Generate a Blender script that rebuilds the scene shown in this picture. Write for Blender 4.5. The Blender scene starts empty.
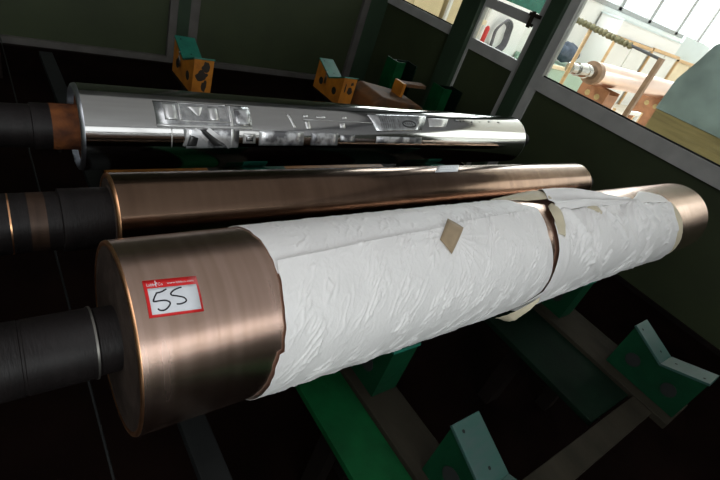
import bpy, bmesh, math, random
from mathutils import Matrix, Vector, noise
random.seed(4)
S = 1.25           # design units -> metres (design origin = the camera)
EYE = 1.33         # camera height over the floor, design units
FL = -EYE          # floor level in design units
C = bpy.context.scene.collection
R_ = math.radians
V = Vector

# ------------------------------------------------------------------ materials
def newmat(name):
    m = bpy.data.materials.new(name); m.use_nodes = True
    n = m.node_tree.nodes; n.clear()
    out = n.new('ShaderNodeOutputMaterial'); b = n.new('ShaderNodeBsdfPrincipled')
    m.node_tree.links.new(b.outputs[0], out.inputs[0])
    return m, n, m.node_tree.links, b
def mat(name, col, rough=.6, metal=0., var=.15, scale=6., stretch=(1,1,1), bump=0., bscale=40., col2=None, spec=None, rvar=0., aniso=0., thresh=None):
    m, n, l, b = newmat(name)
    tc = n.new('ShaderNodeTexCoord'); mp = n.new('ShaderNodeMapping'); mp.inputs['Scale'].default_value = stretch
    l.new(tc.outputs['Object'], mp.inputs[0])
    nz = n.new('ShaderNodeTexNoise'); nz.inputs['Scale'].default_value = scale; nz.inputs['Detail'].default_value = 6
    l.new(mp.outputs[0], nz.inputs[0])
    rp = n.new('ShaderNodeValToRGB')
    c2 = col2 if col2 else tuple(max(0, c*(1-var)) for c in col)
    c1 = col if col2 else tuple(c*(1+var) for c in col)
    lo, hi = thresh if thresh else (.3, .7)
    rp.color_ramp.elements[0].position = lo; rp.color_ramp.elements[0].color = (*c2, 1)
    rp.color_ramp.elements[1].position = hi; rp.color_ramp.elements[1].color = (*c1, 1)
    l.new(nz.outputs[0], rp.inputs[0]); l.new(rp.outputs[0], b.inputs['Base Color'])
    b.inputs['Roughness'].default_value = rough; b.inputs['Metallic'].default_value = metal
    if spec is not None: b.inputs['Specular IOR Level'].default_value = spec
    if rvar:
        mr = n.new('ShaderNodeMapRange'); mr.inputs[1].default_value = .3; mr.inputs[2].default_value = .7
        mr.inputs[3].default_value = rough-rvar; mr.inputs[4].default_value = rough+rvar
        l.new(nz.outputs[0], mr.inputs[0]); l.new(mr.outputs[0], b.inputs['Roughness'])
    if bump:
        n2 = n.new('ShaderNodeTexNoise'); n2.inputs['Scale'].default_value = bscale; n2.inputs['Detail'].default_value = 4
        l.new(mp.outputs[0], n2.inputs[0])
        bp = n.new('ShaderNodeBump'); bp.inputs['Strength'].default_value = bump; bp.inputs['Distance'].default_value = .01
        l.new(n2.outputs[0], bp.inputs['Height']); l.new(bp.outputs[0], b.inputs['Normal'])
    return m
def glass(name):
    m = bpy.data.materials.new(name); m.use_nodes = True; n = m.node_tree.nodes; l = m.node_tree.links; n.clear()
    out = n.new('ShaderNodeOutputMaterial'); mx = n.new('ShaderNodeMixShader'); t = n.new('ShaderNodeBsdfTransparent')
    g = n.new('ShaderNodeBsdfGlossy'); g.inputs['Roughness'].default_value = .02
    f = n.new('ShaderNodeFresnel'); f.inputs[0].default_value = 1.25
    t.inputs[0].default_value = (.93,.96,.95,1)
    l.new(f.outputs[0], mx.inputs[0]); l.new(t.outputs[0], mx.inputs[1]); l.new(g.outputs[0], mx.inputs[2]); l.new(mx.outputs[0], out.inputs[0])
    return m
def copper(name, col, col2, rough, sc, blotch):
    """turned copper: fine rings round the axis plus broad tarnish"""
    m, n, l, b = newmat(name)
    tc = n.new('ShaderNodeTexCoord')
    mp = n.new('ShaderNodeMapping'); mp.inputs['Scale'].default_value = (sc, 1.5, 1.5)
    l.new(tc.outputs['Object'], mp.inputs[0])
    nz = n.new('ShaderNodeTexNoise'); nz.inputs['Scale'].default_value = 1; nz.inputs['Detail'].default_value = 3
    l.new(mp.outputs[0], nz.inputs[0])
    n2 = n.new('ShaderNodeTexNoise'); n2.inputs['Scale'].default_value = 5; n2.inputs['Detail'].default_value = 8
    l.new(tc.outputs['Object'], n2.inputs[0])
    ad = n.new('ShaderNodeMixRGB'); ad.inputs[0].default_value = blotch
    l.new(nz.outputs[0], ad.inputs[1]); l.new(n2.outputs[0], ad.inputs[2])
    rp = n.new('ShaderNodeValToRGB')
    rp.color_ramp.elements[0].position = .32; rp.color_ramp.elements[0].color = (*col2, 1)
    rp.color_ramp.elements[1].position = .66; rp.color_ramp.elements[1].color = (*col, 1)
    l.new(ad.outputs[0], rp.inputs[0]); l.new(rp.outputs[0], b.inputs['Base Color'])
    mr = n.new('ShaderNodeMapRange'); mr.inputs[3].default_value = rough*.8; mr.inputs[4].default_value = rough*1.25
    l.new(ad.outputs[0], mr.inputs[0]); l.new(mr.outputs[0], b.inputs['Roughness'])
    bp = n.new('ShaderNodeBump'); bp.inputs['Strength'].default_value = .06; bp.inputs['Distance'].default_value = .002
    l.new(nz.outputs[0], bp.inputs['Height']); l.new(bp.outputs[0], b.inputs['Normal'])
    b.inputs['Metallic'].default_value = 1
    return m
M = dict(
 copper1=copper('satin_copper', (.66,.47,.39), (.51,.35,.27), .25, 60, .45),
 copper2=copper('dull_copper', (.22,.143,.10), (.16,.10,.068), .17, 30, .45),
 chrome=mat('polished_chrome', (.52,.52,.51), .10, 1, .03, 3),
 chrome_rim=mat('satin_chrome_rim', (.50,.52,.56), .35, 1, .1, 30),
 copper_rim=mat('bright_copper_edge', (.85,.45,.24), .32, 1, .2, 30),
 etch=mat('etched_chrome', (.72,.72,.72), .33, .75, .12, 50),
 etch_mid=mat('etched_chrome_halftone', (.50,.51,.52), .26, .9, .3, 35),
 etch_dark=mat('etched_chrome_line', (.06,.06,.06), .3, .6, .2, 30),
 etch_cloud=mat('etched_chrome_picture', (.75,.76,.78), .3, .75, .1, 16, col2=(.16,.16,.17), thresh=(.42,.56)),
 steel_dark=mat('oily_shaft_steel', (.009,.007,.007), .5, .1, .35, 5, (6,1,1), .15, spec=.25),
 steel_band=mat('worn_shaft_band', (.05,.028,.018), .45, .5, .3, 6, (9,1,1)),
 face=mat('oily_end_face', (.075,.055,.045), .5, .6, .35, 20, bump=.2),
 rust=mat('rust', (.20,.065,.018), .8, 0, .4, 14, bump=.4, col2=(.05,.018,.010), spec=.2),
 bolt=mat('bolt_steel', (.25,.24,.22), .4, .9),
 paper=mat('white_wrapping_paper', (.84,.825,.815), .5, 0, .03, 9, bump=.14, bscale=60, stretch=(1.6,1,1)),
 paper_in=mat('cream_paper_inside', (.62,.55,.40), .65, 0, .08, 12, bump=.2, bscale=60),
 kraft=mat('kraft_paper_tape', (.36,.27,.17), .7, 0, .12, 25, bump=.2),
 label_red=mat('sticker_red', (.66,.018,.02), .38, 0, .05, 20),
 label_white=mat('sticker_white', (.70,.72,.76), .4, 0, .03, 20),
 ink=mat('marker_ink', (.012,.012,.018), .4, 0, .1),
 grey_ink=mat('grey_ink', (.28,.28,.34), .5, 0, .1),
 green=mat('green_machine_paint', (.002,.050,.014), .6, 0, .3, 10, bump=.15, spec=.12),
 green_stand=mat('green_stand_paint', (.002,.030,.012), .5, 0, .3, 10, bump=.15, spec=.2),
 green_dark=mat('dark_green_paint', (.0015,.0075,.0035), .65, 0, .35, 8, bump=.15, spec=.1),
 teal=mat('worn_teal_plate', (.022,.080,.064), .40, .1, .25, 18, (1,3,3), col2=(.042,.078,.072)),
 teal2=mat('teal_green_plate', (.008,.11,.075), .45, 0, .2, 18),
 orange=mat('chipped_orange_paint', (.52,.19,.015), .5, 0, .2, 12, bump=.2, col2=(.30,.10,.01)),
 black_chip=mat('black_paint_chip', (.02,.014,.01), .6, 0, .3),
 orange_dull=mat('dirty_orange_paint', (.16,.06,.012), .7, 0, .4, 7, bump=.3, col2=(.035,.022,.012)),
 hole=mat('hollow_interior_black', (.004,.006,.005), .9, 0, .2),
 brown=mat('oily_brown_rail', (.021,.018,.012), .7, 0, .35, 9, (1,.4,1), .2, spec=.12),
 grey_rail=mat('grey_steel_rail', (.009,.010,.010), .6, .0, .3, 8, spec=.2),
 olive=mat('dark_olive_panel', (.030,.041,.015), .6, 0, .15, 3, bump=.05, bscale=120),
 frame_back=mat('brownish_frame_shaded', (.105,.097,.090), .6, .1, .15, 6, spec=.2),  # brownish frame, colour darkened to stand in for weak light on the back wall
 frame=mat('grey_aluminium_frame', (.42,.415,.40), .5, .1, .12, 6),
 post=mat('dark_green_post_paint', (.022,.042,.022), .5, 0, .2, 4),
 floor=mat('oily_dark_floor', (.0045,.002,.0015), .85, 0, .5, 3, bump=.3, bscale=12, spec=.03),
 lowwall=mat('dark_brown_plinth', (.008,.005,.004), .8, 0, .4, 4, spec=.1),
 ceil=mat('grey_ceiling', (.62,.62,.64), .8, 0, .06, 2),
 wall=mat('dim_green_plaster', (.10,.12,.09), .8, 0, .1, 2),
 hallwall=mat('white_plaster', (.80,.80,.78), .8, 0, .04, 2),
 hallfloor=mat('pale_concrete', (.62,.55,.46), .6, 0, .12, 2),
 mint=mat('pale_mint_paint', (.40,.56,.46), .5, 0, .06, 4),
 cream=mat('cream_paint', (.78,.66,.46), .6, 0, .06, 4),
 beige=mat('beige_board', (.70,.58,.36), .6, 0, .08, 4),
 wood=mat('orange_wood', (.62,.40,.20), .5, 0, .2, 5, (1,1,6)),
 brownstand=mat('brown_orange_steel', (.30,.13,.06), .5, 0, .25, 8),
 brownpole=mat('brown_pole', (.26,.16,.10), .5, 0, .2, 8),
 white=mat('white_enamel', (.86,.86,.86), .4, 0, .02, 4),
 paleblue=mat('pale_blue_sheet', (.60,.68,.70), .5, 0, .05, 4),
 blue=mat('blue_grey_cloth', (.02,.03,.05), .8, 0, .5, 5, bump=.4, col2=(.10,.13,.18)),
 hose=mat('grey_hose', (.13,.13,.15), .5, 0, .2, 20),
 red=mat('red_enamel', (.55,.03,.03), .4),
 tarp=mat('grey_green_tarpaulin', (.30,.38,.36), .45, 0, .3, 3, bump=.25, bscale=14),
 tan=mat('tan_board', (.36,.28,.12), .5, 0, .18, 3, (1,1,14)),
 moss=mat('olive_cable_bundle', (.20,.18,.10), .8, 0, .3, 20, bump=.4),
 mullion=mat('grey_window_bar', (.28,.28,.27), .6, 0, .05),
 copper3=mat('pink_copper', (.86,.68,.62), .3, 1, .05, 4),
 glass=glass('window_glass'),
)
# ------------------------------------------------------------------ helpers
def put(name, bm, m, parent=None, smooth=False, loc=None, structure=False, bev=0):
    me = bpy.data.meshes.new(name)
    bmesh.ops.recalc_face_normals(bm, faces=bm.faces[:])
    bm.to_mesh(me); bm.free()
    o = bpy.data.objects.new(name, me); C.objects.link(o)
    me.materials.append(M[m] if isinstance(m, str) else m)
    if smooth is True:
        for p in me.polygons: p.use_smooth = True
    elif smooth:
        for p in me.polygons: p.use_smooth = True
        me.set_sharp_from_angle(angle=R_(smooth))
    if loc is not None:
        for v in me.vertices: v.co -= V(loc)
        o.location = loc
    if parent is not None:
        o.parent = parent
        for v in me.vertices: v.co -= V(world_of(parent))
        
    if structure: o['kind'] = 'structure'
    if bev:
        b = o.modifiers.new('bevel', 'BEVEL'); b.width = bev*S; b.segments = 2; b.limit_method = 'ANGLE'
    return o
def world_of(o):
    p = V(o.location)
    while o.parent: o = o.parent; p += V(o.location)
    return p
def tag(o, label, cat=None, group=None):
    o['label'] = label
    if cat: o['category'] = cat
    if group: o['group'] = group
    return o
def thing(name, loc, label, cat, group=None):
    o = bpy.data.objects.new(name, None); C.objects.link(o); o.location = loc; o.empty_display_size = .1
    return tag(o, label, cat, group)
def dup(root, offset, label=None):
    r = root.copy(); C.objects.link(r); r.location = V(root.location)+V(offset)
    if label: r['label'] = label
    for ch in list(root.children):
        c = ch.copy(); C.objects.link(c); c.parent = r
        for g in ch.children:
            d = g.copy(); C.objects.link(d); d.parent = c
    return r
def box(bm, x0, x1, y0, y1, z0, z1):
    vs = [bm.verts.new((x, y, z)) for x in (x0, x1) for y in (y0, y1) for z in (z0, z1)]
    for f in ((0,1,3,2),(4,6,7,5),(0,4,5,1),(2,3,7,6),(0,2,6,4),(1,5,7,3)): bm.faces.new([vs[i] for i in f])
def B(*boxes):
    bm = bmesh.new()
    for b in boxes: box(bm, *b)
    return bm
def lathe_x(bm, prof, cy, cz, seg=96, caps=(False, False)):
    """prof: list of (x, r) swept about the axis through (cy, cz)"""
    rings = []
    for x, r in prof:
        rings.append([bm.verts.new((x, cy+r*math.cos(2*math.pi*k/seg), cz+r*math.sin(2*math.pi*k/seg))) for k in range(seg)])
    for a, b in zip(rings, rings[1:]):
        for k in range(seg): bm.faces.new((a[k], a[(k+1)%seg], b[(k+1)%seg], b[k]))
    if caps[0]: bm.faces.new(rings[0])
    if caps[1]: bm.faces.new(rings[-1][::-1])
def tube(bm, pts, r, seg=10, closed=False):
    rings = []; n = len(pts)
    for i, p in enumerate(pts):
        p = V(p); a = V(pts[(i-1) % n] if closed else pts[max(i-1, 0)]); c = V(pts[(i+1) % n] if closed else pts[min(i+1, n-1)])
        t = (c-a).normalized(); u = t.cross(V((.13,.31,.94)))
        if u.length < .05: u = t.cross(V((1,0,0)))
        u.normalize(); w = t.cross(u)
        rr = r[i] if isinstance(r, (list, tuple)) else r
        rings.append([bm.verts.new(p+rr*(u*math.cos(2*math.pi*k/seg)+w*math.sin(2*math.pi*k/seg))) for k in range(seg)])
    pr = list(zip(rings, rings[1:])) + ([(rings[-1], rings[0])] if closed else [])
    for a, b in pr:
        for k in range(seg): bm.faces.new((a[k], a[(k+1)%seg], b[(k+1)%seg], b[k]))
    if not closed: bm.faces.new(rings[0][::-1]); bm.faces.new(rings[-1])
def prism(bm, prof, axis, a, b):
    """polygon prof of 2-D points pushed along an axis from a to b; axis x: (y,z); y: (x,z); z: (x,y)"""
    def P(p, t): return {'x': (t, p[0], p[1]), 'y': (p[0], t, p[1]), 'z': (p[0], p[1], t)}[axis]
    A = [bm.verts.new(P(p, a)) for p in prof]; Bv = [bm.verts.new(P(p, b)) for p in prof]
    n = len(prof); bm.faces.new(A); bm.faces.new(Bv[::-1])
    for i in range(n): bm.faces.new((A[i], Bv[i], Bv[(i+1)%n], A[(i+1)%n]))
class Cyl:
    """maps (x, degrees) onto a roller's surface"""
    def __init__(s, cy, cz, r): s.cy, s.cz, s.r = cy, cz, r
    def p(s, x, a, off=0.):
        t = R_(a); return V((x, s.cy+(s.r+off)*math.cos(t), s.cz+(s.r+off)*math.sin(t)))
    def quad(s, bm, c, off, nu=2, nv=10):
        """c: four (x, deg) corners TL TR BR BL -> curved patch with a little thickness"""
        g = []
        for o_ in (off, off-.0006):
            rows = []
            for j in range(nv+1):
                row = []; v = j/nv
                for i in range(nu+1):
                    u = i/nu
                    x = (c[0][0]*(1-u)+c[1][0]*u)*(1-v)+(c[3][0]*(1-u)+c[2][0]*u)*v
                    a = (c[0][1]*(1-u)+c[1][1]*u)*(1-v)+(c[3][1]*(1-u)+c[2][1]*u)*v
                    row.append(bm.verts.new(s.p(x, a, o_)))
                rows.append(row)
            g.append(rows)
        for rows in g:
            for j in range(nv):
                for i in range(nu): bm.faces.new((rows[j][i], rows[j][i+1], rows[j+1][i+1], rows[j+1][i]))
        a, b = g
        for j in range(nv):
            bm.faces.new((a[j][0], a[j+1][0], b[j+1][0], b[j][0])); bm.faces.new((a[j][nu], b[j][nu], b[j+1][nu], a[j+1][nu]))
        for i in range(nu):
            bm.faces.new((a[0][i], b[0][i], b[0][i+1], a[0][i+1])); bm.faces.new((a[nv][i], a[nv][i+1], b[nv][i+1], b[nv][i]))
    def rect(s, bm, x0, x1, a0, a1, off, nu=1):
        s.quad(bm, ((x0,a0),(x1,a0),(x1,a1),(x0,a1)), off, nu, max(2, int(abs(a1-a0)/3)))
    def stroke(s, bm, pts, w, off):
        """pen stroke along (x, deg) points, w wide in units of length"""
        k = 180/math.pi/s.r; L = []; Rr = []
        for i, p in enumerate(pts):
            a = pts[max(i-1, 0)]; b = pts[min(i+1, len(pts)-1)]
            dx, dy = b[0]-a[0], (b[1]-a[1])/k; q = math.hypot(dx, dy) or 1
            nx, ny = -dy/q*w/2, dx/q*w/2
            L.append(bm.verts.new(s.p(p[0]+nx, p[1]+ny*k, off))); Rr.append(bm.verts.new(s.p(p[0]-nx, p[1]-ny*k, off)))
        for i in range(len(pts)-1): bm.faces.new((L[i], L[i+1], Rr[i+1], Rr[i]))
def smooth_curve(pts, n=6):
    out = []
    for i in range(len(pts)-1):
        p0 = pts[max(i-1,0)]; p1 = pts[i]; p2 = pts[i+1]; p3 = pts[min(i+2, len(pts)-1)]
        for k in range(n):
            t = k/n
            out.append(tuple(.5*((2*b)+(-a+c)*t+(2*a-5*b+4*c-d)*t*t+(-a+3*b-3*c+d)*t**3) for a, b, c, d in zip(p0, p1, p2, p3)))
    out.append(pts[-1]); return out

# ------------------------------------------------------------------ camera
cam = bpy.data.cameras.new('camera'); co = bpy.data.objects.new('camera', cam); C.objects.link(co)
cam.sensor_width = 36; cam.lens = 462/720*36; cam.clip_start = .02; cam.clip_end = 100
rot = Matrix(((0.78208339, 0.11227026, -0.61297714), (-0.54361357, 0.60382729, -0.58298961), (0.30467993, 0.78916918, 0.53327493)))
co.matrix_world = rot.to_4x4(); bpy.context.scene.camera = co
co.rotation_mode = 'QUATERNION'; co.rotation_quaternion = rot.to_quaternion(); co.location = (0,0,0)

# ------------------------------------------------------------------ rollers
c1 = Cyl(.56, -.649, .16); c2 = Cyl(.98, -.711, .1026); c3 = Cyl(1.412, -.6885, .1233)
def roller_parts(root, c, x0, x1, barrel_m, rim_m, face_m, left_prof, right_prof, shaft_m, recess=.0015, rimw=.007, bev=.004):
    r = c.r
    bm = bmesh.new(); lathe_x(bm, [(x0+bev, r), (x1-bev, r)], c.cy, c.cz, 160); put('barrel', bm, barrel_m, root, True)
    for nm, x, sg in (('end_rim', x0, 1), ('end_rim', x1, -1)):
        bm = bmesh.new()
        lathe_x(bm, [(x+sg*bev, r), (x+sg*bev*.3, r-bev*.25), (x, r-bev*.8), (x, r-rimw), (x+sg*recess, r-rimw-.002)], c.cy, c.cz, 160)
        put(nm, bm, rim_m, root, 50)
    for x, sg in ((x0, 1), (x1, -1)):
        bm = bmesh.new(); lathe_x(bm, [(x+sg*recess, r-rimw-.002), (x+sg*(recess+.002), r*.72), (x+sg*recess, r*.7), (x+sg*recess, .02)], c.cy, c.cz, 96)
        put('end_face', bm, face_m, root, 40)
    for prof in (left_prof, right_prof):
        bm = bmesh.new(); lathe_x(bm, prof, c.cy, c.cz, 64, (True, True)); put('shaft', bm, shaft_m, root, 35)
# front roller
r1 = thing('copper_printing_roller', (1.3, .56, -.81), 'big satin copper printing roller at the front with the red 55 sticker', 'roller')
roller_parts(r1, c1, .131, 2.55, 'copper1', 'copper_rim', 'face',
  [(-.30,.054),(-.295,.0566),(.006,.0566),(.007,.0555),(.010,.0555),(.011,.0566),(.094,.0566),(.096,.0580),(.101,.0580),(.103,.054),(.16,.054)],
  [(2.53,.055),(2.60,.055),(2.602,.045),(2.66,.045),(2.664,.040)], 'steel_dark')
bm = bmesh.new(); lathe_x(bm, [(.0970,.0585),(.1000,.0585)], c1.cy, c1.cz, 64); put('collar', bm, 'bolt', r1, True)
# middle roller
r2 = thing('copper_printing_roller', (1.3, .98, -.83), 'slimmer brown copper printing roller in the middle, small white slip on top', 'roller')
roller_parts(r2, c2, .207, 2.37, 'copper2', 'copper_rim', 'face',
  [(-.30,.060),(-.298,.064),(.110,.064),(.112,.070),(.235,.070)],
  [(2.35,.052),(2.41,.052),(2.412,.058),(2.44,.058),(2.442,.050),(2.49,.050),(2.492,.040),(2.52,.038)], 'steel_dark', bev=.007, rimw=.010)
for x, w in ((.022, .003), (.055, .03)):
    bm = bmesh.new(); lathe_x(bm, [(x,.0643),(x+w,.0643)], c2.cy, c2.cz, 64); put('worn_band', bm, 'copper_rim' if w < .01 else 'steel_band', r2, True)
# rear roller
r3 = thing('chrome_printing_roller', (1.3, 1.432, -.823), 'mirror chrome printing roller at the back, engraved with pale magazine page pictures', 'roller')
roller_parts(r3, c3, .207, 2.31, 'chrome', 'chrome_rim', 'rust',
  [(-.30,.054),(-.298,.058),(.105,.058),(.107,.063),(.245,.063)],
  [(2.31,.050),(2.37,.050),(2.372,.058),(2.40,.058),(2.402,.048),(2.45,.046),(2.452,.036),(2.48,.034)], 'steel_dark', recess=.016, rimw=.013, bev=.010)
bm = bmesh.new(); lathe_x(bm, [(.150,.0634),(.242,.0634)], c3.cy, c3.cz, 64); put('rusty_collar', bm, 'rust', r3, True)

# engraving on the chrome roller: pale matte pictures and lines etched into the mirror
E0 = .0008
eng = put('engraving', (lambda bm: (c3.quad(bm, ((.40,112),(.70,112),(.70,145),(.40,149)), E0, 6, 16), bm)[1])(bmesh.new()), 'etch_mid', r3, True)
def etch(name, m, fn):
    bm = bmesh.new(); fn(bm); return put(name, bm, m, eng, True)
etch('picture_block', 'etch', lambda bm: (c3.rect(bm,.425,.462,115,140,.0013), c3.rect(bm,.468,.474,115,140,.0013), c3.rect(bm,.40,.70,146,150,.0013,6),
     c3.rect(bm,.462,.63,140,141.5,.0013,4), c3.rect(bm,.625,.635,112,178,.0013), c3.rect(bm,.47,.62,113,114,.0013,4), c3.rect(bm,.56,.59,118,139,.0013)))
etch('picture_block', 'etch', lambda bm: c3.quad(bm, ((.495,118),(.545,118),(.53,133),(.522,133)), .0013, 2, 8))
etch('picture_block', 'etch', lambda bm: [c3.stroke(bm, [(x, a), (x+.016, a), (x+.016, a+2), (x, a+2)], .003, .0016) for x in (.592,.598) for a in (120,124,128,132)])
etch('picture_block', 'etch_cloud', lambda bm: c3.rect(bm,.645,.695,118,143,.0013,3))
etch('diagonal_picture', 'etch_cloud', lambda bm: c3.quad(bm, ((.475,151),(.655,151),(.652,178),(.485,180)), .0010, 6, 14))
etch('diagonal_picture', 'etch', lambda bm: (c3.stroke(bm, smooth_curve([(.55,151),(.575,160),(.61,170),(.625,178)],6), .014, .0016),
     c3.stroke(bm, smooth_curve([(.51,151),(.53,160),(.55,168)],6), .009, .0016), c3.stroke(bm, smooth_curve([(.49,152),(.485,165),(.477,176)],6), .008, .0016)))
etch('diagonal_picture', 'etch_dark', lambda bm: (c3.quad(bm, ((.525,152),(.545,152),(.60,175),(.57,175)), .0014, 2, 8), c3.quad(bm, ((.495,160),(.52,164),(.515,176),(.485,176)), .0014, 2, 8)))
etch('picture_block', 'etch', lambda bm: (c3.rect(bm,.668,.712,156,171,.0012), c3.rect(bm,.44,.443,152,178,.0012)))
etch('picture_block', 'etch_mid', lambda bm: c3.rect(bm,.677,.703,159,168,.0016))
etch('picture_block', 'etch_cloud', lambda bm: (c3.rect(bm,.725,.90,151,174,.0010,5), c3.rect(bm,.93,1.05,152,173,.0010,5), c3.rect(bm,1.06,1.13,154,166,.0010,3)))
etch('printed_line', 'etch', lambda bm: (c3.quad(bm, ((.838,122),(.846,122),(.87,146),(.858,146)), .0012, 1, 10), c3.quad(bm, ((.905,133),(.925,133),(.93,147),(.91,147)), .0012, 1, 6),
     c3.rect(bm,.90,1.22,130,130.8,.0012,4), c3.rect(bm,1.06,1.085,134,143,.0012), c3.rect(bm,.905,.925,122,126,.0012), c3.rect(bm,.96,1.0,123,126,.0012), c3.rect(bm,1.08,1.1,121,125,.0012)))
pg = etch('text_page', 'etch_mid', lambda bm: c3.quad(bm, ((1.21,112),(1.56,106),(1.50,141),(1.24,147)), .0010, 6, 14))
etch('text_lines', 'etch_dark', lambda bm: [c3.rect(bm, x, x+.002, a, a+9, .0015) for x in [1.27+.012*i for i in range(7)]+[1.37,1.48,1.49] for a in (118,130)])
etch('oval_mark', 'etch_dark', lambda bm: c3.stroke(bm, [(1.43+.038*math.cos(t*math.pi/12), 129+6.5*math.sin(t*math.pi/12)) for t in range(25)], .006, .0016))
etch('oval_mark', 'etch_dark', lambda bm: [c3.stroke(bm, [(1.405+.013*i,126),(1.41+.013*i,131)], .003, .0016) for i in range(4)])
etch('picture_block', 'etch_cloud', lambda bm: (c3.rect(bm,1.24,1.50,155,168,.0010,5),))
etch('picture_block', 'etch', lambda bm: (c3.quad(bm, ((1.56,112),(1.70,111),(1.66,131),(1.55,133)), .0010, 3, 8),))
etch('printed_line', 'etch_dark', lambda bm: [c3.rect(bm, x, x+w, a, a+3, .0014) for x, w, a in ((1.74,.03,112),(1.78,.008,114),(1.86,.012,114),(2.0,.02,110),(2.08,.02,110),(1.93,.004,112))])

# the chrome roller lies a little lower at its left end
r3.rotation_euler = (0, -.0055, 0); r3.location.z -= .0055

# small white slip on the middle roller
bm = bmesh.new(); c2.quad(bm, ((1.335,62),(1.455,62),(1.375,99),(1.25,99)), .0012, 5, 10)
sl = put('paper_slip', bm, 'label_white', r2, True); tag(sl, 'small white printed slip stuck on top of the roller')
bm = bmesh.new()
for i in range(5): c2.stroke(bm, [(1.315+.016*i, 84), (1.318+.016*i, 79)], .003, .0016)
c2.stroke(bm, [(1.29, 90), (1.38, 90)], .002, .0016)
put('printed_line', bm, 'grey_ink', sl)

# lot sticker 55
SX0, SA0 = .1545, 104.8
kx = 180/math.pi/.16
def sp(s, t):      # sticker plane (0..1 across, 0..1 down)
    return (SX0+.0755*s-.002*t, SA0+2.0*s+20.3*t)
def squad(bm, s0, s1, t0, t1, off, n=4): c1.quad(bm, (sp(s0,t0), sp(s1,t0), sp(s1,t1), sp(s0,t1)), off, n, 8)
bm = bmesh.new(); squad(bm, 0, 1, 0, 1, .0012); st = put('lot_sticker', bm, 'label_red', r1, True)
tag(st, 'red bordered white lot sticker with handwritten 55')
bm = bmesh.new(); squad(bm, .055, .955, .245, .93, .0018); put('writing_panel', bm, 'label_white', st, True)
bm = bmesh.new()
for stroke in ([(.385,.30),(.34,.335),(.28,.37),(.20,.385),(.19,.37)], [(.20,.385),(.155,.47),(.115,.58),(.13,.605),(.22,.60),(.32,.605),(.385,.65),(.395,.71),(.34,.80),(.27,.85),(.20,.84),(.165,.79)],
               [(.665,.30),(.59,.32),(.50,.37),(.445,.44),(.46,.49),(.55,.525),(.66,.58),(.70,.655),(.67,.71),(.58,.74),(.51,.73)]):
    c1.stroke(bm, [sp(s,t) for s,t in smooth_curve(stroke, 8)], .0022, .0024)
put('handwritten_number', bm, 'ink', st)
def text_on(s0, t0, h, txt, w):
    cu = bpy.data.curves.new('t', 'FONT'); cu.body = txt; cu.size = 1; cu.resolution_u = 2
    to = bpy.data.objects.new('t', cu); C.objects.link(to)
    dg = bpy.context.evaluated_depsgraph_get(); me = bpy.data.meshes.new_from_object(to.evaluated_get(dg))
    bpy.data.objects.remove(to); bm = bmesh.new(); bm.from_mesh(me)
    mx = max(v.co.x for v in bm.verts)
    for v in bm.verts:
        s, t = s0+v.co.x/mx*w, t0-v.co.y*h
        x, a = sp(s, t); v.co = c1.p(x, a, .0019)
    return bm
bm = text_on(.05, .185, .125, 'Labb   Co', .29); put('printed_name', bm, 'label_white', st)
bm = text_on(.42, .165, .095, 'www.labbco.com', .50); put('printed_name', bm, 'label_white', st)
bm = bmesh.new(); c1.stroke(bm, [sp(.215,.04), sp(.218,.21)], .0012, .002); c1.stroke(bm, [sp(.19,.13), sp(.205,.18), sp(.245,.09)], .001, .002); put('printed_name', bm, 'label_white', st)

# ------------------------------------------------------------------ wrapping paper
def wr(x, a, seed, amp, dirn=1., fs=1.):
    """short slanting creases in crepe-like paper"""
    s = a*math.pi/180*.163
    x *= fs; s *= fs
    u = (x*math.cos(.9)+dirn*s*math.sin(.9)); v = (-x*math.sin(.9)*dirn+s*math.cos(.9))
    n0 = noise.noise(V((u*6, v*6, seed+11)))*.35
    n1 = noise.noise(V((u*26, v*88+n0*3, seed)))
    n1 = max(0., 1-abs(n1)*3.6)**1.5*min(1, max(0., noise.noise(V((u*16, v*30, seed+5)))*2.2+.42))
    n4 = noise.noise(V((u*60, v*150, seed+9))); n4 = max(0., 1-abs(n4)*3.2)*max(0., noise.noise(V((x*20, s*20, seed+8)))+.25)
    n3 = noise.noise(V((x*5, s*9, seed+3)))
    return amp*(.50*n1+.20*n4+.22*n3)*(1-.75*math.exp(-(((x/fs-.815)/.05)**2+((a-107)/14)**2)**2))
def sheet(name, fx0, fx1, a0, a1, base, amp, seed, m, parent, nu=300, nv=130, extra=None, dirn=1., inside=None, fa=None, fs=1.):
    bm = bmesh.new(); rows = []
    for j in range(nv+1):
        row = []
        for i in range(nu+1):
            u = i/nu; v = j/nv
            if fa: A0, A1 = fa(u)
            else: A0, A1 = a0, a1
            a = A0+(A1-A0)*v
            x = fx0(a)*(1-u)+fx1(a)*u
            off = base+wr(x, a, seed, amp*min(1, u*14+.15, (1-u)*14+.15), dirn, fs)
            if extra: off += extra(u, v, x, a)
            row.append(bm.verts.new(c1.p(x, a, max(off, .0008))))
        rows.append(row)
    for j in range(nv):
        for i in range(nu): bm.faces.new((rows[j][i], rows[j][i+1], rows[j+1][i+1], rows[j+1][i]))
    o = put(name, bm, m, parent, True)
    if inside: o.data.materials.append(M[inside])
    sd = o.modifiers.new('thickness', 'SOLIDIFY'); sd.thickness = .0008*S; sd.offset = -1
    return o
def lerp_tab(tab):
    def f(a):
        if a <= tab[0][0]: return tab[0][1]
        for (p, q), (r, s) in zip(tab, tab[1:]):
            if a <= r: return q+(s-q)*(a-p)/(r-p)
        return tab[-1][1]
    return f
wa = thing('paper_wrapping', (.80, .56, -.81), 'long white crinkled paper wrapped round the front roller beside the sticker, brown tape patch', 'wrapping paper')
jag = lambda a, s: .003*noise.noise(V((a*.12, s, 0)))
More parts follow.
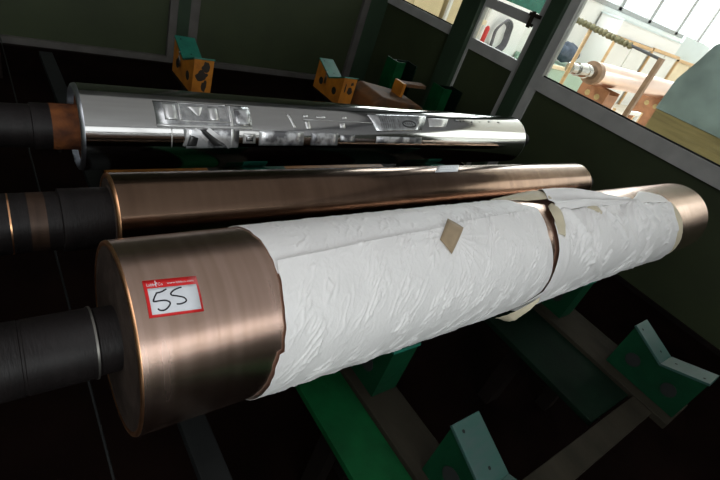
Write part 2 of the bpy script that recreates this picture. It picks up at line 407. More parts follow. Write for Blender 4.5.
sheet('upper_sheet', lambda a: lerp_tab([(20,.352),(62,.356),(87,.362),(112,.362)])(a)+jag(a,1), lerp_tab([(20,1.30),(60,1.20),(76,1.19),(88,1.235),(112,1.20)]), 20, 114, .0022, .0036, 1.5, 'paper', wa, 420, 130, dirn=-1., fs=1.45)
seam = lambda x: 106.5-(x-.36)*17.5+1.0*noise.noise(V((x*6, 0, 4)))
frontL = lambda a: lerp_tab([(95,.368),(106,.366),(130,.358),(154,.353),(161,.352),(162,.343),(186,.336),(215,.33),(260,.33)])(a)+jag(a,2)
frontR = lerp_tab([(86,1.240),(96,1.226),(123,1.196),(146,1.197),(163,1.200),(184,1.192),(204,1.15),(225,1.10),(260,1.08)])
def seam_lift(u, v, x, a):
    dx, dy = x-.815, (a-108)*.00284; d = math.hypot(dx, dy); th = math.atan2(dy, dx)
    return .0013*math.exp(-((d-.05)/.07)**2)*max(0, math.sin(th*19+3*noise.noise(V((th*3, 0, 1)))))**2+.0028*math.exp(-v*22)-.0032*max(0, (u-.95)/.05)
sheet('front_sheet', frontL, frontR, 0, 0, .0046, .0062, 9.1, 'paper', wa, 520, 230, seam_lift, dirn=-1., fa=lambda u: (seam(.36+.87*u), 240))
bm = bmesh.new(); c1.quad(bm, ((.838,91.5),(.863,103.5),(.781,123.5),(.765,110.5)), .0098, 4, 8)
tag(put('tape_patch', bm, 'kraft', wa, True), 'brown kraft tape patch')

wb = thing('paper_wrapping', (1.7, .56, -.81), 'short white paper wrap bunched and twisted at the far end of the front roller', 'wrapping paper')
BL = lerp_tab([(96,1.302),(100,1.292),(113,1.246),(125,1.234),(139,1.226),(159,1.206),(183,1.194),(200,1.142),(212,1.09),(225,1.07),(240,1.09)])
BR = lambda a: lerp_tab([(100,2.14),(114,2.13),(131,2.110),(150,2.12),(165,2.135),(185,2.17),(205,2.18),(240,2.18)])(a)+.006*noise.noise(V((a*.09, 5, 0)))
top = lambda u: 99.5+(0 if u < .3 else (u-.3)/.7*11.5)
def b_extra(u, v, x, a):
    e = .0012*math.exp(-((x-1.225)/.03)**2)*(1+5*max(0, (a-170)/40))      # lip on the left
    e += .007*max(0, (u-.95)/.05)**2                                        # flare on the right
    d = math.hypot((x-1.78), (a-103)*.0028)
    th = math.atan2((a-103)*.0028, x-1.78)
    e += .016*math.exp(-(d/.15)**2)*(.55+.45*math.sin(th*11+3*d*10))        # pleats running out of the knot
    dd = (x-1.36)+(a-100)*.0022
    e += .011*math.exp(-((x-1.33-(a-100)*.0012)/.018)**2)*max(0, 1-(a-98)/55)
    e += .0035*math.exp(-((x-1.275+(a-140)*.0004)/.012)**2)*math.exp(-((a-130)/45)**2)
    for (xa, aa, xb, ab, hh, ww) in ((1.78,104,1.95,135,.008,.012),(1.80,104,2.08,124,.008,.012),(1.77,106,1.84,150,.007,.011),(1.56,103,1.66,150,.006,.012),(1.34,104,1.42,160,.007,.013),(1.45,104,1.36,140,.005,.010),(1.95,112,2.05,165,.006,.014),(2.06,113,2.12,150,.006,.010),(1.66,120,1.76,185,.004,.014),(1.42,150,1.60,205,.004,.015)):
        px_, py_ = x-xa, (a-aa)*.00284; qx, qy = xb-xa, (ab-aa)*.00284; L2 = qx*qx+qy*qy
        t = (px_*qx+py_*qy)/L2; tc = min(1, max(0, t)); dd = math.hypot(px_-qx*tc, py_-qy*tc)
        e += 1.7*hh*math.exp(-(dd/ww/.8)**2)*(1-.5*tc)
    return e
sheet('wrapped_sheet', BL, BR, 0, 0, .0050, .0135, 21.3, 'paper', wb, 330, 200, b_extra, -1., fa=lambda u: (top(u), 236), fs=.62)
# flattened twist running from the raised lip to the knot
def twist(name, rows, m, n=20, seed=0, amp=.0015):
    """rows of (x, deg, lift) polylines, lofted"""
    bm = bmesh.new(); g = []
    cur = [smooth_curve(r, n) for r in rows]
    cur = list(zip(*[c for c in cur]))
    for col in cur:
        cc = smooth_curve(list(col), 6)
        g.append([bm.verts.new(c1.p(x, a, max(.001, o_+amp*noise.noise(V((x*30, a*.35, seed)))))) for x, a, o_ in cc])
    for a, b in zip(g, g[1:]):
        for k in range(len(a)-1): bm.faces.new((a[k], a[k+1], b[k+1], b[k]))
    o = put(name, bm, m, wb, True)
    sd = o.modifiers.new('thickness', 'SOLIDIFY'); sd.thickness = .0008*S; sd.offset = 0
    return o
twist('twisted_fold', [[(1.372,56,.010),(1.50,70,.006),(1.66,88,.005),(1.79,100,.007)],
                       [(1.362,66,.028),(1.49,77,.034),(1.65,91,.028),(1.79,101,.020)],
                       [(1.325,82,.012),(1.47,88,.004),(1.64,96,.004),(1.79,102,.006)],
                       [(1.300,93,.022),(1.46,96,.030),(1.63,100,.026),(1.79,103.5,.022)],
                       [(1.290,101,.008),(1.46,100.5,.012),(1.63,103,.012),(1.79,106,.010)]], 'paper', seed=2)
tag(twist('lifted_lip', [[(1.16,50,.004),(1.26,52,.013),(1.372,54,.021)],[(1.19,62,.004),(1.27,64,.016),(1.366,66,.021)],[(1.25,74,.003),(1.30,78,.008),(1.345,82,.014)]], 'paper_in', seed=5), 'tan inside of the lifted paper edge')
tag(twist('folded_corner', [[(1.282,92,.009),(1.300,91,.016),(1.322,93,.010)],[(1.262,101,.010),(1.290,102,.020),(1.312,104,.011)],[(1.240,124,.006),(1.258,127,.010),(1.268,131,.006)]], 'paper_in', seed=6), 'cream inside of a folded corner')
tag(twist('folded_corner', [[(1.478,101,.009),(1.51,100,.013),(1.545,101,.009)],[(1.50,105,.010),(1.525,106,.014),(1.555,106,.009)],[(1.525,110,.008),(1.535,112,.010),(1.548,112,.008)]], 'paper_in', seed=7), 'cream inside of a folded corner')
tag(twist('open_edge', [[(2.110,113,.006),(2.110,120,.007),(2.105,136,.007),(2.115,160,.007),(2.15,186,.007),(2.17,205,.006)],
                        [(2.158,113,.006),(2.146,120,.013),(2.160,136,.015),(2.178,160,.016),(2.200,186,.013),(2.205,205,.006)]], 'paper_in', seed=8), 'cream inside of the open paper end')
tag(twist('lower_lip', [[(1.20,190,.009),(1.16,201,.012),(1.115,211,.016),(1.095,222,.018)],[(1.19,193,.018),(1.16,206,.030),(1.135,216,.038),(1.13,228,.026)]], 'paper_in', seed=9), 'cream inside of the paper edge hanging below')
twist('upper_flap', [[(1.83,100,.004),(1.93,90,.003),(2.00,83,.003),(2.06,86,.003),(2.13,98,.004)],[(1.83,106,.006),(1.93,106,.006),(2.00,108,.006),(2.06,109,.006),(2.14,111,.006)]], 'paper', seed=11)
twist('twisted_fold', [[(1.76,97,.010),(1.79,93,.012),(1.82,96,.008)],[(1.765,102,.018),(1.80,101,.021),(1.83,103,.010)],[(1.775,108,.012),(1.815,110,.014),(1.85,112,.007)]], 'paper', seed=12)

# ------------------------------------------------------------------ V stands
def v_stand(name, x0, yc, w, body, plate, label, a=.125, lipped=True):
    """welded stand: two side cheeks with round holes under a wide shallow V of two plates"""
    zb = -.948; zv = -.822; k = .4163; q = .0085
    t = thing(name, (x0+w/2, yc, zb), label, 'stand')
    out = [(yc-a, zb), (yc+a, zb), (yc+a, zv+a*k-q*1.1), (yc, zv-q*1.1), (yc-a, zv+a*k-q*1.1)]
    for sx in (x0, x0+w-.008):
        bm = bmesh.new(); prism(bm, out, 'x', sx, sx+.008)
        put('side_cheek', bm, body, t)
        for sg in (-1, 1):
            b2 = bmesh.new(); lathe_x(b2, [(sx-.0012, .024), (sx+.0092, .024)], yc+sg*a*.52, (zv+zb)/2+.006, 32, (True, True))
            put('round_hole', b2, 'hole', t)
    for sg in (-1, 1):
        bm = bmesh.new(); prism(bm, [(yc+sg*(a-.008), zb), (yc+sg*a, zb), (yc+sg*a, zv+a*k-q*1.1), (yc+sg*(a-.008), zv+a*k-q*1.1-.0033)], 'x', x0+.008, x0+w-.008)
        put('end_plate', bm, body, t)
        bm = bmesh.new(); prism(bm, [(yc, zv-q*1.083), (yc+sg*(a+.004), zv+(a+.004)*k-q*1.083), (yc+sg*(a+.004-q*.385), zv+(a+.004)*k-q*.16), (yc, zv)], 'x', x0-.004, x0+w+.004)
        pl = put('cradle_plate', bm, plate, t, bev=.001)
        for f, fx in ((.22,.5),(.85,.22)):
            cx, cy, cz = x0+w*fx, yc+sg*a*f, zv+a*f*k
            ring = [(cx+.0042*math.cos(p*math.pi/6), cy+sg*.0042*math.sin(p*math.pi/6)*.923, cz+.0042*math.sin(p*math.pi/6)*.385) for p in range(12)]
            n = V((0, -sg*.385, .923))*.0008
            bm = bmesh.new(); bm.faces.new([bm.verts.new(V(p)+n) for p in ring])
            put('screw_hole', bm, 'hole', pl)
    return t
for x0, w, nm in ((.710, .083, 'near'), (1.647, .083, 'far')):
    n_ = nm == 'near'
    v_stand('cradle_stand', x0, .101, w, 'green_stand', 'teal', 'empty green V cradle stand ' + ('cut off by the bottom edge of the photo' if n_ else 'at the lower right with two round holes showing'))
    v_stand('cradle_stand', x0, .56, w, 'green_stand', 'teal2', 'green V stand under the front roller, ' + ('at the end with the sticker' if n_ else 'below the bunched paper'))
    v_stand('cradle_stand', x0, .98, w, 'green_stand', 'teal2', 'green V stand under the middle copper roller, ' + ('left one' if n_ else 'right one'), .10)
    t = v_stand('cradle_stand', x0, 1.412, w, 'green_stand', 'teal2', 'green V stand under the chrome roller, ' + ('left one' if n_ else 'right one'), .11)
    t.location.z -= .0085 if n_ else .0034
for x0, lab in ((.868, 'orange stand with green V plates behind the chrome roller, left one'), (1.80, 'orange stand with green V plates behind the chrome roller, right one')):
    t = v_stand('cradle_stand', x0, 2.49, .100, 'orange', 'teal2', lab, .158)
    put('foot_plate', B((x0-.01, x0+.11, 2.35, 2.63, -.96, -.9485)), 'lowwall', t)
    for fy in (2.37, 2.58): put('foot', B((x0+.03, x0+.07, fy, fy+.04, FL, -.96)), 'lowwall', t)
    yf = 2.49-.158
    bits = ((x0+.062, -.800, .021, .028, 1.1), (x0+.045, -.848, .030, .026, 2.2), (x0+.060, -.898, .016, .030, 3.3)) if x0 < 1 else ((x0+.070, -.80, .010, .012, 4.), (x0+.062, -.845, .022, .022, 5.), (x0+.025, -.83, .006, .026, 6.))
    for (cx, cz, rx, rz, sd) in bits:
        bm = bmesh.new(); ring = []
        for k in range(20):
            q = k*math.pi/10; rr = 1+.55*noise.noise(V((math.cos(q)*1.3, math.sin(q)*1.3, sd)))
            ring.append(bm.verts.new((cx+rx*rr*math.cos(q), yf-.0006-.0001*sd, cz+rz*rr*math.sin(q))))
        bm.faces.new(ring); put('paint_chip', bm, 'black_chip', t)
    bm = bmesh.new(); tube(bm, [(x0-.012, 2.52, -.80), (x0-.02, 2.50, -.83), (x0-.012, 2.51, -.87)], .007); put('bolt', bm, 'bolt', t, True)

# ------------------------------------------------------------------ floor beams
def beam(name, x0, x1, y0, y1, z0, z1, m, label, cat='beam', footm='lowwall', lip=None):
    t = thing(name, ((x0+x1)/2, (y0+y1)/2, FL), label, cat)
    put('top_plate', B((x0,x1,y0,y1,z0,z1)), m, t, bev=.002)
    yy = y0+.3
    while yy < y1:
        put('foot', B((x0+(x1-x0)*.35, x0+(x1-x0)*.65, yy, yy+.05, FL, z0)), footm, t); yy += 1.0
    return t
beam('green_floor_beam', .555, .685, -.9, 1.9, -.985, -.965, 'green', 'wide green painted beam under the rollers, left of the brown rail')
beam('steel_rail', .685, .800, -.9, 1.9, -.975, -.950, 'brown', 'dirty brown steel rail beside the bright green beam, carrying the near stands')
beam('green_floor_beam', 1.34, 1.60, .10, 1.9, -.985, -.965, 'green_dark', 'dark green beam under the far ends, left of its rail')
beam('steel_rail', 1.60, 1.79, -.03, 1.9, -.975, -.950, 'brown', 'dark steel rail carrying the far right cradle stands')
beam('cross_rail', .80, 1.60, .02, .09, -.985, -.955, 'brown', 'brown cross rail joining the two rails at the bottom right')
beam('steel_rail', .262, .318, -.9, 2.75, -.985, -.960, 'grey_rail', 'narrow grey rail under the left ends of the rollers')
t = thing('steel_rod', (.120, 1.4, FL), 'thin steel rod stretched over the floor at the far left', 'rod')
bm = bmesh.new(); tube(bm, [(.120,-.9,-.96),(.120,3.30,-.96)], .0028, 8); put('rod', bm, 'grey_rail', t, True)
put('end_post', B((.110,.130,3.28,3.32,FL,-.955)), 'lowwall', t); put('end_post', B((.110,.130,-.92,-.88,FL,-.955)), 'lowwall', t)
ob = thing('orange_cross_beam', (1.1, 1.62, FL), 'orange cross beam low behind the chrome roller', 'beam')
put('top_plate', B((.32,.68,1.545,1.625,-.955,-.935)), 'orange', ob, bev=.002)
put('top_plate', B((1.02,1.60,1.545,1.625,-.955,-.935)), 'orange', ob, bev=.002)
put('splice_plate', B((.80,1.02,1.54,1.63,-.96,-.93)), 'teal2', ob)
for x in (.4, 1.2): put('foot', B((x,x+.05,1.565,1.605,FL,-.955)), 'lowwall', ob)

# ------------------------------------------------------------------ things against the right wall
def channel_stand(x0, y, w, ztop, label):
    t = thing('channel_stand', (x0+w/2, y, FL), label, 'stand')
    put('upright_plate', B((x0, x0+.012, y-.05, y+.08, FL, ztop)), 'green', t)
    put('upright_plate', B((x0+w-.012, x0+w, y-.05, y+.08, FL, ztop-.01)), 'green_dark', t)
    put('upright_plate', B((x0+.012, x0+w*.40, y-.05, y-.042, FL, ztop)), 'green', t)
    put('back_plate', B((x0+.012, x0+w-.012, y+.07, y+.08, FL, ztop-.015)), 'green_dark', t)
    put('base_plate', B((x0+w*.40, x0+w-.012, y-.04, y+.07, FL, FL+.02)), 'green_dark', t)
    return t
channel_stand(2.52, 2.75, .22, -.715, 'dark green steel channel stand in the far corner, left of the two')
channel_stand(2.76, 2.42, .22, -.765, 'dark green steel channel stand against the wall post, right of the two')
t = thing('orange_trolley', (2.15, 2.35, FL), 'low dirty orange steel trolley between the green channel stands and orange stand', 'trolley')
bm = bmesh.new(); prism(bm, [(1.95,-.99),(1.99,-.86),(2.06,-.82),(2.42,-.86),(2.50,-.90),(2.50,-.99)], 'y', 2.22, 2.50); put('body', bm, 'orange_dull', t, bev=.01)
put('front_plate', B((1.96,2.50,2.205,2.222,-.99,-.90)), 'orange', t)
put('bracket', B((2.30,2.325,2.33,2.43,-.87,-.755)), 'orange', t)
put('bracket', B((2.325,2.54,2.35,2.41,-.78,-.757)), 'orange_dull', t)
for x in (2.0, 2.42): put('leg', B((x,x+.05,2.24,2.28,FL,-.99),(x,x+.05,2.44,2.48,FL,-.99)), 'lowwall', t)

# ------------------------------------------------------------------ room shell
XW = 3.2; YB = 3.85; XL = -2.6; YF = -2.6; ZC = 1.7
def st_(name, bm, m, parent=None, **k): return put(name, bm, m, parent, structure=parent is None, **k)
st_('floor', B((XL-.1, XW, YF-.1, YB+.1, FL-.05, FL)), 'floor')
st_('ceiling', B((XL-.1, XW+.06, YF-.1, YB+.1, ZC, ZC+.05)), 'ceil')
st_('wall_left', B((XL-.1, XL, YF, YB, FL, ZC)), 'wall')
# back wall: plinth, rail, panels
st_('wall_back', B((XL, XW, YB+.02, YB+.10, -1.30, ZC)), 'olive')
st_('baseboard_back', B((XL, XW, YB-.005, YB+.10, FL, -1.315)), 'lowwall')
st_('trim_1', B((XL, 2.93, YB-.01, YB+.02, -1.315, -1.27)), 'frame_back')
k = 2
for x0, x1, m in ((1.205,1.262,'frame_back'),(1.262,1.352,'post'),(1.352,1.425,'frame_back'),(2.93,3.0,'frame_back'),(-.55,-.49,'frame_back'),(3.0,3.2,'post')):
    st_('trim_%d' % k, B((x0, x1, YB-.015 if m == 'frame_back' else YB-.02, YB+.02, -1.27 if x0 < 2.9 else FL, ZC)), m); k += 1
# front wall with its strip window behind the photographer
F0, F1 = YF-.1, YF
st_('wall_front', B((XL,.4,F0,F1,FL,-.2),(XL,.4,F0,F1,1.5,ZC),(XL,-2.3,F0,F1,-.2,1.5),(.4,.55,F0,F1,FL,ZC),(.55,3.05,F0,F1,FL,.20),(.55,3.05,F0,F1,.33,.52),(.55,3.05,F0,F1,1.6,ZC),(3.05,XW,F0,F1,FL,ZC)), 'wall')
w = st_('added_window_4', B((-2.3,.4,YF-.08,YF-.02,-.2,-.16),(-2.3,.4,YF-.08,YF-.02,1.46,1.5),*[(x,x+.05,YF-.08,YF-.02,-.16,1.46) for x in (-2.3,-1.4,-.5,.35)]), 'frame')  # unseen window, added as the opening for the paper's fill light
put('pane', B((-2.25,.35,YF-.055,YF-.05,-.16,1.46)), 'glass', w)
w = st_('window_6', B(*[(x,x+.03,YF-.08,YF-.02,.20,.33) for x in (.55,1.36,2.2,3.02)]), 'frame')
w = st_('window_7', B(*[(x,x+.03,YF-.08,YF-.02,.52,1.6) for x in (.55,1.36,2.2,3.02)]), 'frame')
# right wall: everything between floor and ceiling on the plane X = XW
st_('wall_right', B((XW+.01,XW+.05,YF,2.00,FL,-.545), (XW+.01,XW+.05,2.89,YB,FL,-.485)), 'olive')
st_('wall_right', B((XW+.01,XW+.05,YF,YB,.56,ZC)), 'ceil')
st_('baseboard_right', B((XW-.005,XW+.05,YF,2.0,FL,-1.30),(XW-.005,XW+.05,2.89,YB,FL,-1.30)), 'lowwall')
st_('trim_8', B((XW-.05,XW+.06,2.705,2.895,FL,ZC)), 'post', bev=.004)
st_('trim_9', B((XW-.05,XW+.06,2.005,2.125,FL,ZC)), 'post', bev=.004)
st_('trim_10', B((XW-.012,XW+.055,1.935,2.005,FL,ZC)), 'frame')
def window(name, y0, y1, z0, z1, fw, bars=()):
    bx = [(XW-.012,XW+.055,y0,y1,z0-fw,z0),(XW-.012,XW+.055,y0,y1,z1,z1+.06)] + [(XW-.012,XW+.055,b-.03,b+.03,z0,z1) for b in bars]
    w = st_(name, B(*bx), 'frame')
    put('pane', B((XW+.02,XW+.024,y0,y1,z0,z1)), 'glass', w)
    put('gasket', B((XW+.010,XW+.0195,y0,y1,z0,z0+.010)), 'hole', w)
    return w
window('window_1', 2.895, YB, -.415, .50, .07)
window('window_3', -.10, 1.935, -.445, .50, .10)
st_('wall_right', B((XW+.01,XW+.05,YF,-.10,-.545,.56)), 'olive')
# grey framed door with two panes
d = st_('door_1', B((XW-.005,XW+.04,2.127,2.195,FL,.50),(XW-.005,XW+.04,2.685,2.703,FL,.50),(XW-.005,XW+.04,2.195,2.685,-.51,-.425),(XW-.005,XW+.04,2.195,2.685,-.185,-.115),(XW-.005,XW+.04,2.127,2.703,.50,.56)), 'frame')
put('lower_panel', B((XW+.01,XW+.03,2.195,2.685,FL,-.51)), 'olive', d)
put('pane', B((XW+.015,XW+.019,2.195,2.685,-.425,-.185)), 'glass', d)
put('pane', B((XW+.015,XW+.019,2.195,2.685,-.115,.50)), 'glass', d)
h = put('door_handle', B((XW-.045,XW-.028,2.205,2.230,-.20,-.09),(XW-.04,XW-.005,2.165,2.25,-.125,-.10),(XW-.03,XW-.005,2.20,2.235,-.19,-.17)), 'brown', d)

# ------------------------------------------------------------------ the bright hall next door
HX = 15.; HY = 5.2
st_('floor', B((XW, HX, -5, HY, FL-.05, FL)), 'hallfloor')
st_('ceiling', B((XW+.06, HX, -5, HY, 2.6, 2.65)), 'hallwall')
st_('wall_hall_end', B((HX, HX+.1, -5, HY, FL, 2.65)), 'hallwall')
st_('wall_hall_near', B((XW, HX, -5.1, -5, FL, 2.65)), 'hallwall')
st_('wall_hall_partition', B((XW-.05, XW+.06, YB+.1, HY, FL, 2.65), (XW-.0, XW+.06, YF-2.4, YF-.1, FL, 2.65), (XW, XW+.06, YF, YB, ZC, 2.65)), 'hallwall')
st_('wall_hall_back', B((XW, HX, HY, HY+.1, FL, .27)), 'hallwall')
st_('window_5', B(*[(x, x+.13, HY-.02, HY+.05, .27, 2.65) for x in (5.6,7.0,8.45,9.88,11.3,12.85,14.3)], (XW, HX, HY-.02, HY+.05, .25, .33)), 'mullion')

# copper roller lying in the hall
hc = Cyl(3.35, -.60, .15)
hr = thing('copper_printing_roller', (8.1, 3.35, -.75), 'pink copper printing roller seen through the big window', 'roller')
bm = bmesh.new(); lathe_x(bm, [(6.705,.10),(6.705,.146),(6.71,.15),(9.6,.15),(9.6,.05)], 3.35, -.60, 64, (True, True)); put('barrel', bm, 'copper3', hr, 40)
bm = bmesh.new(); lathe_x(bm, [(6.60,.150),(6.705,.152)], 3.35, -.60, 64); lathe_x(bm, [(6.60,.15),(6.60,.02)], 3.35, -.60, 64); put('end_cap', bm, 'brownpole', hr, 40)
bm = bmesh.new(); lathe_x(bm, [(6.02,.06),(6.03,.07),(6.14,.07),(6.145,.05),(6.20,.05),(6.205,.085),(6.40,.085),(6.41,.095),(6.61,.095)], 3.35, -.60, 48, (True, True)); put('shaft', bm, 'chrome', hr, 35)
for i, x in enumerate((6.95, 9.1)):
    t = thing('roller_stand', (x+.12, 3.35, FL), 'brown orange steel stand with round holes under the %s of the hall roller' % ('near end' if i == 0 else 'far end'), 'stand')
    put('side_plate', B((x, x+.02, 3.13, 3.57, FL, -.756)), 'brownstand', t)
    put('side_plate', B((x+.32, x+.34, 3.13, 3.57, FL, -.756)), 'brownstand', t)
    put('front_plate', B((x+.02, x+.32, 3.13, 3.15, FL, -.80)), 'brownstand', t)
    for hy in (3.26, 3.42):
        bm = bmesh.new(); lathe_x(bm, [(x-.002,.04),(x+.001,.04)], hy, -.88, 24, (True, True)); put('round_hole', bm, 'tan', t)
# portal frame with the cable bundle
pf = thing('cable_gantry', (6.0, 2.85, FL), 'gantry frame carrying an olive cable bundle in front of the hall roller', 'gantry')
bm = bmesh.new(); tube(bm, [(5.9,3.28,FL),(5.9,3.28,-.10)], .024, 8); put('post', bm, 'wood', pf, True)
put('post', B((5.87,5.93,2.32,2.37,FL,-.12)), 'brownpole', pf)
bm = bmesh.new(); tube(bm, [(5.9,3.72,-.07),(5.9,2.37,-.135)], .016, 8); put('top_bar', bm, 'hose', pf, True)
bm = bmesh.new()
pts = [(5.9+.01*math.sin(i*1.7), 3.60-i*.016, -.075-i*.0009+.008*math.sin(i*2.3)) for i in range(56)]
tube(bm, pts, [.022+.016*abs(math.sin(i*1.15))+.01*noise.noise(V((i*.7,0,0))) for i in range(56)], 9); put('cable_bundle', bm, 'moss', pf, True)
# guard rail posts among the roller's stands
for i, (x, y) in enumerate(((6.5,2.75),(6.9,2.62),(7.3,2.72),(7.8,2.62))):
    t = thing('guard_post', (x, y, FL), 'leaning yellowish wooden post below the hall roller', 'post', 'posts below the hall roller')
    bm = bmesh.new(); tube(bm, [(x,y,FL),(x+.05,y+.02,-.85)], .022, 8); put('pole', bm, 'wood', t, True)
t = tag(put('white_bar', B((6.1,6.5,2.42,2.46,-.80,-.76),(6.1,6.13,2.42,2.46,FL,-.80),(6.47,6.5,2.42,2.46,FL,-.80)), 'white', loc=(6.3,2.44,FL)), 'white barrier bar below the hall roller', 'barrier')
t = tag(put('crate', B((7.0,7.7,1.8,2.5,FL,-1.2)), 'cream', loc=(7.35,2.1,FL)), 'low cream pallet box on the hall floor', 'crate')
# counters and cabinets along the far wall
def cabinet(x0, x1, z1, m, trim, label, cat='cabinet', doors=2, y0=4.65):
    t = thing('cabinet', ((x0+x1)/2, y0, FL), label, cat)
    put('body', B((x0,x1,y0,HY-.02,FL,z1)), m, t)
    w_ = (x1-x0)/doors
    for i in range(doors): put('door', B((x0+i*w_+.03, x0+(i+1)*w_-.03, y0-.02, y0, FL+.1, z1-.05)), m, t)
    put('edge_trim', B((x0-.02,x1+.02,y0-.05,y0+.0,z1-.04,z1+.02), (x0-.02,x0+.02,y0-.04,y0,FL,z1)), trim, t)
    return t
cabinet(7.4, 9.15, -.86, 'mint', 'cream', 'pale mint counter with a cream edge against the hall wall')
cabinet(9.3, 10.9, -.14, 'hallwall', 'wood', 'white cabinet with orange edges, left one behind the hall roller')
cabinet(11.0, 12.4, -.12, 'hallwall', 'wood', 'white cabinet with orange edges, right one behind the hall roller')
cabinet(12.5, 14.2, -.16, 'cream', 'wood', 'cream cabinet at the far right of the hall wall')
tag(put('cloth_bundle', B((0,0,0,0,0,0)) if False else (lambda bm: (bmesh.ops.create_icosphere(bm, subdivisions=4, radius=1), [setattr(v, 'co', V((8.50+v.co.x*.33*(1+.2*noise.noise(v.co*2)), 4.92+v.co.y*.18, -.645+v.co.z*.155*(1+.35*noise.noise(v.co*2.5+V((3,0,0))))))) for v in bm.verts], bm)[2])(bmesh.new()), 'blue', loc=(8.45,4.9,-.86), smooth=True), 'dark blue grey cloth bundle on the mint counter', 'bundle')
t = thing('storage_box', (10.5, 4.9, -.12), 'long white box on top of the white cabinets', 'box')
put('body', B((9.35,12.3,4.7,5.15,-.115,.13)), 'white', t); put('lid_edge', B((9.33,12.32,4.68,5.17,.13,.16)), 'paleblue', t)
tag(put('blue_sheet', B((12.5,14.2,4.78,4.84,-.135,.30)), 'paleblue', loc=(13.3,4.8,-.14)), 'pale blue sheet standing on the cream cabinet', 'sheet')
# shelf with orange edge
# seen through the door pane and first window
t = thing('hose_coil', (6.75, 5.1, -.70), 'grey hose coil hanging on a white board seen through the door', 'hose')
for q in range(4):
    bm = bmesh.new(); rr = .17+.018*q
    tube(bm, [(6.66+rr*.85*math.cos(a*math.pi/16), 5.09-.02*q+.01*math.sin(a), -.70+rr*1.22*math.sin(a*math.pi/16)) for a in range(32)], .016, 8, closed=True); put('loop', bm, 'hose', t, True)
tag(put('hanging_board', B((6.30,7.30,5.14,5.19,-.94,.05)), 'white', loc=(6.8,5.16,-.94)), 'white board on the hall wall behind the hose', 'board')
t = cabinet(5.30, 5.62, -.50, 'cream', 'cream', 'cream locker beside the hose board', doors=1)
t = thing('red_cylinder', (5.98, 4.9, FL), 'slim red cylinder standing left of the hose board', 'cylinder')
bm = bmesh.new()
for z0, z1, r in ((-.86,-.60,.035),): tube(bm, [(6.08,4.9,z0),(6.08,4.9,z1),(6.08,4.9,z1+.03)], [r,r,r*.4], 16)
put('cylinder', bm, 'red', t, 40); put('stand', B((6.04,6.12,4.86,4.94,FL,-.86)), 'mint', t)
t = cabinet(6.45, 7.35, -1.02, 'mint', 'white', 'low mint cabinet below the hose board', doors=2)
t = cabinet(3.7, 4.75, .2, 'beige', 'cream', 'tall beige cabinet seen through the left window', doors=2)
t = cabinet(4.85, 5.25, .1, 'beige', 'white', 'narrow beige cabinet next to the tall one', doors=1)
t = thing('green_machine', (5.25, 3.6, FL), 'green machine top seen through the upper door pane', 'machine')
put('body', B((5.0,5.5,3.36,3.95,-.15,.12)), 'teal2', t)
put('column', B((5.2,5.3,3.36,3.44,FL,-.15)), 'teal2', t)
# covered machine on a tan base
t = thing('covered_machine', (4.9, 1.0, FL), 'large machine under a grey green tarpaulin on a tan base by the big window', 'machine')
bm = bmesh.new(); prism(bm, [(.62,FL),(1.485,FL),(1.485,-.415),(.62,-.415)], 'x', 4.2, 5.6); put('base_box', bm, 'tan', t)
bm = bmesh.new(); prism(bm, [(.61,-.412),(1.492,-.412),(1.480,-.17),(1.425,0),(1.39,.11),(1.30,.20),(1.1,.27),(.8,.27),(.66,.2)], 'x', 4.19, 5.6)
bmesh.ops.subdivide_edges(bm, edges=bm.edges[:], cuts=5, use_grid_fill=True)
bmesh.ops.triangulate(bm, faces=[f for f in bm.faces if len(f.verts) > 4])
for v in bm.verts:
    v.co += V((.02*noise.noise(v.co*3), .012*noise.noise(v.co*4+V((5,0,0))), .015*noise.noise(v.co*3+V((0,7,0))) if v.co.z > -.40 else 0))
put('tarpaulin', bm, 'tarp', t, 35)

# ------------------------------------------------------------------ light
def area(name, loc, rot, sx, sy, power, col=(1,1,1)):
    l = bpy.data.lights.new(name, 'AREA'); l.shape = 'RECTANGLE'; l.size = sx*S; l.size_y = sy*S; l.energy = power; l.color = col
    o = bpy.data.objects.new(name, l); C.objects.link(o); o.location = loc; o.rotation_euler = rot; return o
area('hall_daylight', ((XW+HX)/2, HY+.12, 1.46), (R_(-90), 0, 0), HX-XW-.1, 2.25, 1050, (.98,.99,1))
area('hall_skylight', (8.5, -2.4, 2.58), (0,0,0), 8, 4, 380, (.98,.99,1))
area('front_left_fill_light', (-.95, YF-.12, .65), (R_(90), 0, 0), 2.6, 1.6, 76, (1,.985,1))  # added fill for the paper, placed where the barrels do not mirror it
area('strip_window_daylight', (1.8, YF-.12, .265), (R_(90), 0, 0), 2.45, .10, 2.7, (.97,.98,1))
area('frosted_glazing_daylight', (1.8, YF-.12, 1.06), (R_(90), 0, 0), 2.45, 1.06, 4, (1,.99,.98))
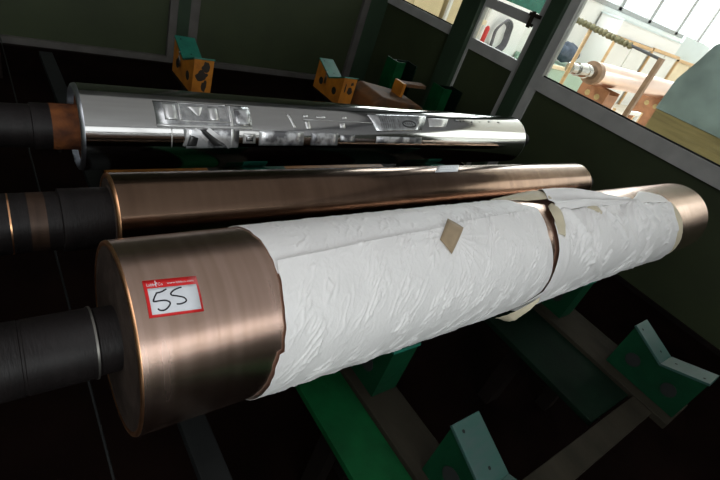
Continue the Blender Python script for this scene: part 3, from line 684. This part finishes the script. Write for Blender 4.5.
area('ceiling_fill_light', (1.2, .1, ZC-.01), (0,0,0), 3.6, 5.0, 18, (1,.99,.98))  # added glow sheet under the ceiling, gives the chrome its even grey
area('overhead_left_fill_light', (-1.3, -.5, ZC-.01), (0,0,0), 2.2, 3.2, 60, (.99,.985,1))  # added overhead fill for the paper top, kept out of the rollers' reflections
w = bpy.data.worlds.new('world'); bpy.context.scene.world = w; w.use_nodes = True
w.node_tree.nodes['Background'].inputs[0].default_value = (.95,.98,1,1); w.node_tree.nodes['Background'].inputs[1].default_value = 1.6

# ------------------------------------------------------------------ every loose piece an object of its own
def split_loose(o):
    bm = bmesh.new(); bm.from_mesh(o.data); seen = set(); isl = []
    for v in bm.verts:
        if v in seen: continue
        st_k = [v]; seen.add(v); g = []
        while st_k:
            a = st_k.pop(); g.append(a.index)
            for e in a.link_edges:
                b = e.other_vert(a)
                if b not in seen: seen.add(b); st_k.append(b)
        isl.append(set(g))
    if len(isl) > 1:
        for i, g in enumerate(isl):
            b2 = bm.copy(); b2.verts.ensure_lookup_table()
            bmesh.ops.delete(b2, geom=[v for v in b2.verts if v.index not in g], context='VERTS')
            me = bpy.data.meshes.new(o.name.split('.')[0]) if i else o.data
            if i:
                me.materials.append(o.data.materials[0])
                c = o.copy(); c.data = me; C.objects.link(c)
            b2.to_mesh(me); b2.free()
    bm.free()
for o in list(bpy.data.objects):
    if o.type == 'MESH' and o.parent and o.data.users == 1 and not o.name.startswith(('handwritten_number', 'printed_name', 'gasket')) and not o.children:
        split_loose(o)

# ------------------------------------------------------------------ to metres, floor at zero
done = set()
for o in list(bpy.data.objects):
    if o.type == 'MESH' and o.data.name not in done:
        o.data.transform(Matrix.Scale(S, 4)); done.add(o.data.name)
    o.location = V(o.location)*S
    if o.parent is None: o.location.z += EYE*S
sc = bpy.context.scene
sc.view_settings.view_transform = 'Standard'; sc.view_settings.look = 'None'; sc.view_settings.exposure = 0; sc.view_settings.gamma = 1
sc.view_settings.use_curve_mapping = False
